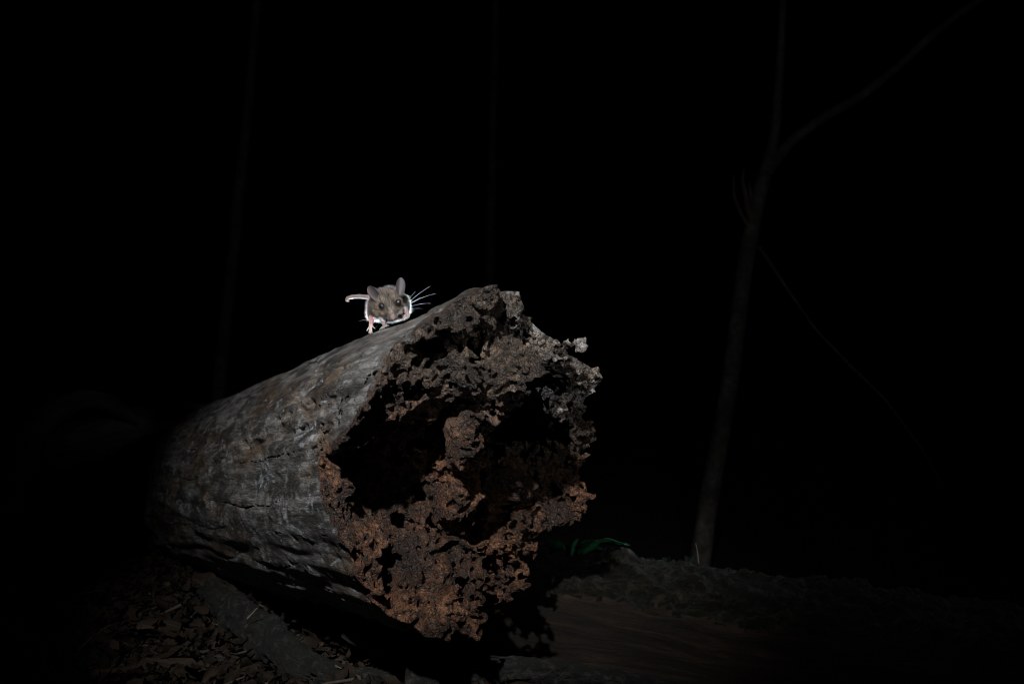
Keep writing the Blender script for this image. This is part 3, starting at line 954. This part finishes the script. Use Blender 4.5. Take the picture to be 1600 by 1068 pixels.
o = blade('fallen_leaf', [at(668, 1036, 0.62), at(688, 1026, 0.62), at(716, 1024, 0.63)], 0.011, M_DRY, None, 0.3, 0.5, 6, side=[0, -0.8, 0.6])
tag(o, 'curled reddish brown leaf above the pale grey root', 'leaf')
o = blade('fallen_leaf', [at(276, 1022, 0.80), at(290, 1010, 0.80), at(308, 1002, 0.81)], 0.013, M_LEAF2, None, 0.3, 0.4, 8, side=[0, -0.8, 0.6])
tag(o, 'yellow green leaf lying in the litter at bottom left', 'leaf')
o = blade('fallen_leaf', [at(524, 1038, 0.655), at(540, 1046, 0.65), at(562, 1056, 0.64)], 0.006, plain('straw_leaf', (0.11, 0.08, 0.045), 0.6, 0.3), None, 0.3, 0.5, 9, side=[0, -0.6, 0.8])
tag(o, 'narrow straw coloured leaf on the litter below the log', 'leaf')
o = blade('grass_blade', [at(541, 1012, 0.70), at(539, 985, 0.69), at(538, 962, 0.69)], 0.0012, M_LEAF, None, 0.2, 0.2, 10, 12, 3)
tag(o, 'single green grass blade standing in front of the log', 'grass')

# ------------------------------------------------------------------ the mouse
MY = 0.605
MU = MY / FPX                          # one photograph pixel at the mouse, in metres
DROP = (LOGTOP['a'] - 524 + LOGTOP['b'] - 512) / 2 + 0.5   # let the feet down onto the wood
MO = at(605, 480 + DROP, MY)
def mpos(P):
    """mouse units: x right, d away from the lens, z up, one photograph pixel each"""
    P = np.atleast_2d(np.asarray(P, float))
    k = 1 + P[:, 1:2] * MU / MY
    out = np.empty_like(P)
    out[:, 0] = MO[0] * k[:, 0] + P[:, 0] * MU * k[:, 0]
    out[:, 1] = MO[1] + P[:, 1] * MU
    out[:, 2] = ZC + (MO[2] - ZC) * k[:, 0] + P[:, 2] * MU * k[:, 0]
    return out

NOSE = np.array([9.5, -22.0, -19.5])
HF = np.array([0.19, -0.60, -0.775]); HF /= np.linalg.norm(HF)
HR = np.array([0.96, 0.05, 0.27]); HR -= HF * (HR @ HF); HR /= np.linalg.norm(HR)
HN = np.cross(HR, HF); HN = HN if HN[1] < 0 else -HN
SK = NOSE - HF * 35
def hp(f, r, n): return NOSE - HF * 35 + HF * f + HR * r + HN * n

EYES = [hp(12.5, 11.3, 8.5), hp(12.0, -11.3, 8.5)]

def build_mouse():
    vx = 0.62
    ax = [np.arange(-73, 46, vx), np.arange(-34, 112, vx), np.arange(-50, 48, vx)]
    f = np.full([len(a) for a in ax], 30.0, np.float32)
    lab = np.zeros(f.shape, np.uint8)            # 0 fur, 1 bare skin, 2 tail
    def region(lo, hi):
        sl = []
        for k in range(3):
            i0 = max(0, int((lo[k] - ax[k][0]) / vx) - 1); i1 = min(len(ax[k]), int((hi[k] - ax[k][0]) / vx) + 2)
            sl.append(slice(i0, max(i0 + 1, i1)))
        return tuple(sl)
    def smin(a, b, k):
        h = np.clip(0.5 + 0.5 * (b - a) / k, 0, 1)
        return b + (a - b) * h - k * h * (1 - h)
    def add(fn, lo, hi, k, l=0, pad=12):
        R = region(np.array(lo) - pad, np.array(hi) + pad)
        x = ax[0][R[0]][:, None, None]; d = ax[1][R[1]][None, :, None]; z = ax[2][R[2]][None, None, :]
        g = fn(x, d, z).astype(np.float32)
        old = f[R]
        lab[R] = np.where(g < old, l, lab[R])
        f[R] = smin(g, old, k)
    def ball(c, r, k=4, l=0, rot=None):
        c = np.array(c, float); r = np.array(r if np.ndim(r) else [r] * 3, float)
        def fn(x, d, z):
            X = np.stack(np.broadcast_arrays(x - c[0], d - c[1], z - c[2]), -1)
            if rot is not None:
                X = X @ np.array(rot).T
            q = np.sqrt(((X / r) ** 2).sum(-1)); 
            return (q - 1) * r.min()
        m = r.max()
        add(fn, c - m, c + m, k, l)
    def cone(a, b, ra, rb, k=2, l=0):
        a = np.array(a, float); b = np.array(b, float); L = b - a; LL = L @ L
        def fn(x, d, z):
            px, pd, pz = x - a[0], d - a[1], z - a[2]
            t = np.clip((px * L[0] + pd * L[1] + pz * L[2]) / LL, 0, 1)
            return np.sqrt((px - t * L[0]) ** 2 + (pd - t * L[1]) ** 2 + (pz - t * L[2]) ** 2) - (ra + (rb - ra) * t)
        m = max(ra, rb)
        add(fn, np.minimum(a, b) - m, np.maximum(a, b) + m, k, l, 8)
    HB = np.stack([HR, HF, HN])
    # trunk
    ball((2, 60, 3), (28, 36, 24), 6)
    ball((-1, 34, 0), (25, 26, 20), 10)
    ball((1, 14, 2), (18, 18, 17), 12)
    ball((-16, 66, -4), (12, 20, 15), 6)          # left thigh
    ball((21, 60, -1), (12, 20, 15), 6)           # right thigh
    # head
    ball(SK + HF * 2, (15.5, 18, 13.5), 6, 0, HB)
    cone(SK + HF * 10, NOSE - HF * 4, 11.5, 4.6, 5)
    ball(hp(12, 8.5, -2.5), (7.5, 10, 7), 4, 0, HB)
    ball(hp(12, -8.5, -2.5), (7.5, 10, 7), 4, 0, HB)
    ball(hp(29.5, 2.6, -1.8), (4.2, 5.2, 4), 2, 0, HB)       # whisker pads
    ball(hp(29.5, -2.6, -1.8), (4.2, 5.2, 4), 2, 0, HB)
    ball(hp(27, 0, -5.5), (4.5, 6, 3), 2, 0, HB)             # chin
    ball(NOSE, 2.6, 1.5, 1)
    for e in EYES:
        ball(e, 5.0, 1.5)
    # limbs: hip/shoulder, elbow/knee, wrist/ankle, then toes
    def foot(chain, rad, toes, tr, kk=3, skin_from=1):
        for i in range(len(chain) - 1):
            cone(chain[i], chain[i + 1], rad[i], rad[i + 1], kk, 0 if i < skin_from else 1)
        w = np.array(chain[-1], float)
        for t in toes:
            t = np.array(t, float)
            midp = w * 0.45 + t * 0.55 + np.array([0, -1.0, 1.2])
            cone(w, midp, tr * 1.35, tr, 0.8, 1)
            cone(midp, t, tr, tr * 0.72, 0.6, 1)
    # image-left hind foot
    foot([(-20, 52, -9), (-24, 36, -16), (-24.5, 31, -22), (-25.5, 27, -30)], [9, 4.6, 3.3, 3.3],
         [(-32.0, 24, -38), (-28.6, 22, -41.5), (-26, 22, -42.5), (-23.4, 22, -41.5), (-19.4, 25, -34)], 1.15)
    # image-left fore foot
    foot([(-4, 14, -10), (-5.5, 7, -22), (-5.5, 5, -25), (-4.5, 2, -30)], [7, 4.0, 2.8, 2.9],
         [(-12.5, 1, -36), (-9.5, -2, -37), (-5, -3, -35.5), (0, -3, -32.5), (3.0, 1, -30)], 1.05)
    # image-right fore foot, lifted forward beside the cheek
    foot([(16, 18, -4), (26, 12, -4), (30, 8, -6), (32, 4, -10)], [7, 4.2, 3.0, 3.0],
         [(27.5, 1, -14.5), (30, -1, -17), (32.8, -1, -17.5), (35.4, 0, -15.5), (36.0, 3, -12)], 1.05)
    # image-right hind foot showing under the chin
    foot([(16, 46, -8), (20, 24, -13), (22.5, 14, -14.5), (24.5, 8, -16)], [8, 4.6, 3.6, 3.7],
         [(21.5, 3, -20), (24, 1, -20.5), (26.5, 1, -19), (28.8, 3, -16.5), (29, 6, -13.5)], 1.2)
    # tail
    tl = [(-4, 92, 4), (-16, 92, 11), (-30, 90, 15), (-44, 87, 16.5), (-56, 84, 15.5), (-62, 83, 13.5), (-63.5, 85, 10.5), (-60.5, 88, 9.3)]
    tr = [5.5, 4.2, 3.5, 3.2, 2.9, 2.6, 2.2, 1.6]
    for i in range(len(tl) - 1):
        cone(tl[i], tl[i + 1], tr[i], tr[i + 1], 1.2, 2)
    V, Q, ci = surface_nets(f, ax)
    lv = lab[ci[:, 0], ci[:, 1], ci[:, 2]]
    # light smoothing
    nb = np.zeros((len(V), 3)); ct = np.zeros(len(V))
    for _ in range(3):
        nb[:] = 0; ct[:] = 0
        for k in range(4):
            np.add.at(nb, Q[:, k], V[Q[:, (k + 1) % 4]]); np.add.at(ct, Q[:, k], 1)
            np.add.at(nb, Q[:, k], V[Q[:, (k + 3) % 4]]); np.add.at(ct, Q[:, k], 1)
        V = 0.5 * V + 0.5 * nb / ct[:, None]
    e1 = V[Q[:, 2]] - V[Q[:, 0]]; e2 = V[Q[:, 3]] - V[Q[:, 1]]
    fn_ = np.cross(e1, e2)
    Nv = np.zeros_like(V)
    for k in range(4):
        np.add.at(Nv, Q[:, k], fn_)
    Nv /= np.linalg.norm(Nv, axis=1)[:, None] + 1e-9
    # orientation check on the grid gradient is implicit in surface_nets; flip if the head points inward
    cen = V.mean(0)
    if ((V - cen) * Nv).sum(1).mean() < 0:
        Q = Q[:, ::-1]; Nv = -Nv
    # coat colours
    rel = V - SK
    hf = rel @ HF; hn = rel @ HN; hr = rel @ HR
    head = V[:, 1] < 12
    noise = fbm(V * 0.16, 5, 4)
    fine = fbm(V * 0.5, 6, 3)
    brown = np.array([0.235, 0.18, 0.142]); grey = np.array([0.185, 0.165, 0.15]); dark = np.array([0.045, 0.036, 0.031])
    white = np.array([0.50, 0.485, 0.47]); pink = np.array([0.47, 0.36, 0.35]); tan = np.array([0.25, 0.185, 0.135])
    colr = brown + (grey - brown) * np.clip(0.5 + 0.6 * noise, 0, 1)[:, None]
    t = np.maximum(sstep(-0.1, 0.5, fine) * 0.6, sstep(0.05, 0.6, noise) * 0.6)
    t = np.maximum(t, head * np.exp(-((hr + 1.5) / 4.0) ** 2) * sstep(14, 2, hf) * sstep(-12, -2, hf) * 0.7)
    colr = colr + (dark - colr) * t[:, None]
    # warm cheeks, dark stripe up the forehead, white chin and belly
    wc = head * sstep(4, 10, np.abs(hr)) * sstep(-5, 8, hf) * 0.8
    colr = colr + (tan - colr) * wc[:, None]
    belly = np.where(head & (hf < 40), sstep(2, -6, hn + 0.0 * hf) * sstep(-6, 6, hf) if False else np.clip(sstep(0, 1, (-hn - 8.5) / 5.0 + 0.35 * noise), 0, 1) * sstep(5, 14, hf), sstep(0, 1, (-V[:, 2] - 14.5 + 2.5 * noise) / 4.0))
    belly = np.clip(belly, 0, 1)
    side = (V[:, 0] > 24) & (V[:, 1] > 5)
    belly = np.maximum(belly, side * sstep(26, 31, V[:, 0]) * sstep(14, 8, V[:, 2]) * 0.9)  # not belly: backlight on the right flank fur, painted white
    colr = colr + (white - colr) * belly[:, None]
    snout = sstep(27, 33, hf) * (np.linalg.norm(rel - np.outer(hf, HF), axis=1) < 9) * head
    colr = colr + (np.array([0.14, 0.10, 0.09]) - colr) * (snout * 0.7)[:, None]
    for e, sg in zip(EYES, (1, -1)):
        er = sstep(7.5, 6.2, np.linalg.norm(V - (e + HN * 2.0 + HR * sg * 2.2), axis=1))
        colr = colr + (np.array([0.03, 0.024, 0.02]) - colr) * er[:, None]
    skin = (lv == 1)
    nosem = np.linalg.norm(V - NOSE, axis=1) < 3.6
    colr[skin] = pink
    colr[nosem] = np.array([0.14, 0.085, 0.08])
    colr[skin & (V[:, 0] > -14) & (V[:, 0] < 6)] = np.array([0.25, 0.205, 0.20])
    fore = skin & (V[:, 0] > 25.5) & (V[:, 1] < 12) & (V[:, 2] > -18.5) & (V[:, 0] > 29.5)
    colr[fore] = np.array([0.30, 0.22, 0.20])
    red = skin & (V[:, 0] < -22.5) & (V[:, 0] > -26.5) & (V[:, 2] > -27)
    colr[red] = np.array([0.42, 0.17, 0.16])
    tailm = lv == 2
    ttop = sstep(-0.75, -0.25, Nv[:, 2])  # tail's pale underside is backlight from below, put into the colour
    colr[tailm] = (np.array([0.50, 0.42, 0.40]) * (1 - ttop[:, None]) + np.array([0.13, 0.10, 0.095]) * ttop[:, None])[tailm]
    root_loc = mpos([[0, 30, -32]])[0]
    root = empty('mouse', tuple(root_loc))
    tag(root, 'small brown mouse with white belly walking along the top of the hollow log', 'mouse')

    # materials
    m, nt, b = mat('mouse_coat')
    g = NT(nt)
    c = g.attr('coat', 'Color')
    g.l(c, b.inputs['Base Color']); b.inputs['Roughness'].default_value = 0.6; b.inputs['Specular IOR Level'].default_value = 0.25
    tr_ = g.n('ShaderNodeBsdfTranslucent'); g.l(c, tr_.inputs[0])
    mx = g.n('ShaderNodeMixShader'); mx.inputs[0].default_value = 0.0
    b.inputs['Subsurface Weight'].default_value = 0.35
    b.inputs['Subsurface Radius'].default_value = (1.0, 0.35, 0.25)
    b.inputs['Subsurface Scale'].default_value = 0.0012
    nt.links.new(g.bump(g.noise(g.coord(), 1500, 3, 0.6), 0.0003, 0.6), b.inputs['Normal'])
    M_COAT = m
    # ears: thin cups joined to the body mesh
    EV, EF, EC = [], [], []
    def ear(base, tip, width, facing, cup):
        base = np.array(base, float); tip = np.array(tip, float)
        up = tip - base; Lh = np.linalg.norm(up); up /= Lh
        fc = np.array(facing, float); fc -= up * (fc @ up); fc /= np.linalg.norm(fc)
        sd = np.cross(up, fc)
        nu, nv = 22, 17
        off = len(V) + sum(len(e) for e in EV)
        vs, cs = [], []
        for sgn in (1, -1):
            for i in range(nu):
                y = i / (nu - 1)
                wv = width * (0.42 + 0.58 * math.sin(math.pi * min(1.0, 0.12 + 0.62 * y))) * math.sqrt(max(0.0, 1 - max(0, (y - 0.45) / 0.55) ** 2.2)) + 0.15
                for k in range(nv):
                    x = k / (nv - 1) * 2 - 1
                    dep = cup * (x * x) * (1.25 - 0.6 * y) * min(1, wv / width * 1.3) + cup * 0.35 * (y - 0.4) ** 2 * 2
                    vs.append(base + up * (y * Lh) + sd * (x * wv) + fc * (dep + sgn * 0.38))
                    cs.append((0.06, 0.048, 0.050) if sgn > 0 else (0.08, 0.065, 0.065))
        q = []
        m0 = nu * nv
        for i in range(nu - 1):
            for k in range(nv - 1):
                p = i * nv + k
                q.append((p, p + 1, p + nv + 1, p + nv)); q.append((m0 + p, m0 + p + nv, m0 + p + nv + 1, m0 + p + 1))
            for k in (0, nv - 1):
                p = i * nv + k
                q.append((p, p + nv, m0 + p + nv, m0 + p))
        for k in range(nv - 1):
            p = (nu - 1) * nv + k
            q.append((p, p + 1, m0 + p + 1, m0 + p))
        EV.append(np.array(vs)); EC.append(np.array(cs)); EF.append(np.array(q) + off)
    ear((18.5, 0, 17), (21, 5, 45.5), 7.6, (0.25, -1, 0.15), 4.2)
    ear((-11, 2, 12), (-29, 8, 32), 9.3, (-0.50, -0.80, -0.25), 3.6)
    allV = np.concatenate([V] + EV); allQ = np.concatenate([Q] + EF)
    colr_all = np.concatenate([colr] + EC)
    me, nt2, be = mat('mouse_ear_skin')
    g2 = NT(nt2)
    c2 = g2.attr('coat', 'Color')
    g2.l(c2, be.inputs['Base Color']); be.inputs['Roughness'].default_value = 0.55
    tr2 = g2.n('ShaderNodeBsdfTranslucent'); tr2.inputs[0].default_value = (0.34, 0.31, 0.34, 1)
    mx2 = g2.n('ShaderNodeMixShader'); mx2.inputs[0].default_value = 0.28
    g2.l(be.outputs[0], mx2.inputs[1]); g2.l(tr2.outputs[0], mx2.inputs[2]); g2.l(mx2.outputs[0], nt2.nodes['Material Output'].inputs[0])
    ms, nt3, bs = mat('mouse_bare_skin')
    g3 = NT(nt3)
    c3 = g3.attr('coat', 'Color')
    g3.l(c3, bs.inputs['Base Color']); bs.inputs['Roughness'].default_value = 0.45
    tr3 = g3.n('ShaderNodeBsdfTranslucent'); g3.l(c3, tr3.inputs[0])
    mx3 = g3.n('ShaderNodeMixShader'); mx3.inputs[0].default_value = 0.3
    bs.inputs['Subsurface Weight'].default_value = 0.25
    bs.inputs['Subsurface Radius'].default_value = (1.0, 0.35, 0.25)
    bs.inputs['Subsurface Scale'].default_value = 0.002
    g3.l(bs.outputs[0], mx3.inputs[1]); g3.l(tr3.outputs[0], mx3.inputs[2]); g3.l(mx3.outputs[0], nt3.nodes['Material Output'].inputs[0])
    body = mesh_obj('body', mpos(allV), allQ, [M_COAT, me, ms], root)
    attr_c(body, 'coat', colr_all)
    mi = np.zeros(len(allQ), np.int32)
    mi[:len(Q)] = np.where((lv[Q] == 1).mean(1) > 0.5, 2, 0)
    mi[len(Q):] = 1
    if len(body.data.polygons) == len(mi):
        body.data.polygons.foreach_set('material_index', mi)
    # eyes
    mE, ntE, bE = mat('mouse_eye')
    bE.inputs['Base Color'].default_value = (0.004, 0.003, 0.003, 1); bE.inputs['Roughness'].default_value = 0.12; bE.inputs['Specular IOR Level'].default_value = 0.8
    for e, sg in zip(EYES, (1, -1)):
        c = e + HN * 2.0 + HR * sg * 2.2 + HF * 0.3
        nu, nv = 24, 14
        vs = [c + 5.0 * np.array([math.cos(a) * math.sin(p), math.sin(a) * math.sin(p), math.cos(p)])
              for p in np.linspace(0.02, math.pi - 0.02, nv) for a in np.arange(nu) / nu * 2 * math.pi]
        fs = [(i * nu + j, i * nu + (j + 1) % nu, (i + 1) * nu + (j + 1) % nu, (i + 1) * nu + j) for i in range(nv - 1) for j in range(nu)]
        fs.append(tuple(range(nu))); fs.append(tuple(range(nu * (nv - 1), nu * nv)))
        eo = mesh_obj('eye', mpos(vs), fs, mE, root)
        eo['label'] = 'glossy black bead eye'
    # fur: fine tapering hairs over the coat
    gF = np.random.default_rng(3)
    area = np.linalg.norm(fn_, axis=1)
    furf = np.flatnonzero((lv[Q] == 0).all(1))
    NH = 52000
    pk = gF.choice(furf, NH, p=area[furf] / area[furf].sum())
    wts = gF.dirichlet([1, 1, 1, 1], NH)
    P = (V[Q[pk]] * wts[:, :, None]).sum(1)
    Nn = (Nv[Q[pk]] * wts[:, :, None]).sum(1); Nn /= np.linalg.norm(Nn, axis=1)[:, None] + 1e-9
    Cc = (colr[Q[pk]] * wts[:, :, None]).sum(1)
    ok = np.ones(NH, bool)
    for e, sg in zip(EYES, (1, -1)):
        ok &= np.linalg.norm(P - (e + HN * 2.0 + HR * sg * 2.2), axis=1) > 6.3
    ok &= np.linalg.norm(P - NOSE, axis=1) > 5.0
    P, Nn, Cc = P[ok], Nn[ok], Cc[ok]
    n = len(P)
    relp = P - SK
    hh = sstep(22, 6, P[:, 1])[:, None]
    back = -HF * 0.9 + HN * 0.0
    flow = hh * back + (1 - hh) * np.array([-0.05, 0.8, -0.6])
    flow = flow - Nn * (flow * Nn).sum(1)[:, None]
    hfp = relp @ HF
    ln = 6.0 - 3.8 * (sstep(10, 30, hfp) * hh[:, 0])
    ln = ln * gF.uniform(0.6, 1.2, n) * np.where(gF.random(n) < 0.14, 1.5, 1.0)
    dirv = Nn * gF.uniform(0.35, 0.75, n)[:, None] + flow * 0.9 + gF.normal(0, 0.16, (n, 3))
    dirv /= np.linalg.norm(dirv, axis=1)[:, None]
    sidev = np.cross(dirv, gF.normal(0, 1, (n, 3))); sidev /= np.linalg.norm(sidev, axis=1)[:, None]
    wd = gF.uniform(0.12, 0.22, n)[:, None]
    p0 = P - Nn * 0.3
    p1 = p0 + dirv * (ln * 0.5)[:, None]
    p2 = p0 + (dirv + flow * 0.25) * ln[:, None]
    HV = np.stack([p0 - sidev * wd, p0 + sidev * wd, p1 + sidev * wd * 0.8, p1 - sidev * wd * 0.8, p2], 1).reshape(-1, 3)
    o5 = np.arange(n)[:, None] * 5
    F4 = o5 + np.array([[0, 1, 2, 3]]); F3 = o5 + np.array([[3, 2, 4]])
    jit = gF.uniform(0.5, 1.6, (n, 1)) * np.clip(1 + 0.75 * fbm(P * 0.42, 8, 3), 0.25, 2.2)[:, None]
    hc = np.clip(Cc * jit, 0, 0.8)
    tip = np.where(gF.random((n, 1)) < 0.35, hc * 0.3, hc * 1.4)
    HC = np.stack([hc * 0.7, hc * 0.7, hc, hc, np.clip(tip, 0, 0.85)], 1).reshape(-1, 3)
    mh, nth, bh = mat('mouse_fur')
    gh = NT(nth)
    ch = gh.attr('coat', 'Color')
    gh.l(ch, bh.inputs['Base Color']); bh.inputs['Roughness'].default_value = 0.5; bh.inputs['Specular IOR Level'].default_value = 0.3
    th_ = gh.n('ShaderNodeBsdfTranslucent')
    gh.l(gh.mix(0.35, ch, (0.75, 0.75, 0.75)), th_.inputs[0])
    mxh = gh.n('ShaderNodeMixShader'); mxh.inputs[0].default_value = 0.45
    gh.l(bh.outputs[0], mxh.inputs[1]); gh.l(th_.outputs[0], mxh.inputs[2]); gh.l(mxh.outputs[0], nth.nodes['Material Output'].inputs[0])
    tri = np.concatenate([F4[:, [0, 1, 2]], F4[:, [0, 2, 3]], F3])
    fur = mesh_obj('fur', mpos(HV), tri, mh, root)
    attr_c(fur, 'coat', HC)
    fur['kind'] = 'stuff'
    # whiskers
    mw, ntw, bw = mat('mouse_whisker')
    bw.inputs['Base Color'].default_value = (0.3, 0.31, 0.33, 1); bw.inputs['Roughness'].default_value = 0.35
    gw = NT(ntw)
    tw = gw.n('ShaderNodeBsdfTranslucent'); tw.inputs[0].default_value = (0.35, 0.37, 0.40, 1)
    mxw = gw.n('ShaderNodeMixShader'); mxw.inputs[0].default_value = 0.5
    gw.l(bw.outputs[0], mxw.inputs[1]); gw.l(tw.outputs[0], mxw.inputs[2]); gw.l(mxw.outputs[0], ntw.nodes['Material Output'].inputs[0])
    R1 = hp(29, 5.6, -0.5); L1 = hp(29, -5.6, -0.5)
    wl = [(R1, (38, -8, 15), (68, 10, 32.5)), (R1, (40, -8, 13), (77, 8, 21)), (R1, (36, -10, 7), (53, 2, 15)),
          (R1, (42, -8, 8), (69, 4, 5)), (R1, (36, -12, 0), (56, -2, -3)), (R1, (30, -14, -6), (43, -8, -6)), (R1, (34, -4, 12), (44, 6, 24)),
          (L1, (-22, -2, -16), (-46, 14, -23)), (L1, (-12, -12, -20), (-20, -2, -38))]
    for k, (a, mdl, e) in enumerate(wl):
        a = np.array(a); mdl = np.array(mdl, float); e = np.array(e, float)
        t = np.linspace(0, 1, 14)[:, None]
        pts = (1 - t) ** 2 * a + 2 * t * (1 - t) * (mdl * 1.0) + t ** 2 * e
        Vw, Fw, _ = tube(mpos(pts), (0.20 - 0.12 * np.linspace(0, 1, 14)) * MU, 6, 20)
        mesh_obj('whisker', Vw, Fw, mw, root)
_t = time.time()
build_mouse()
print('mouse', time.time() - _t)
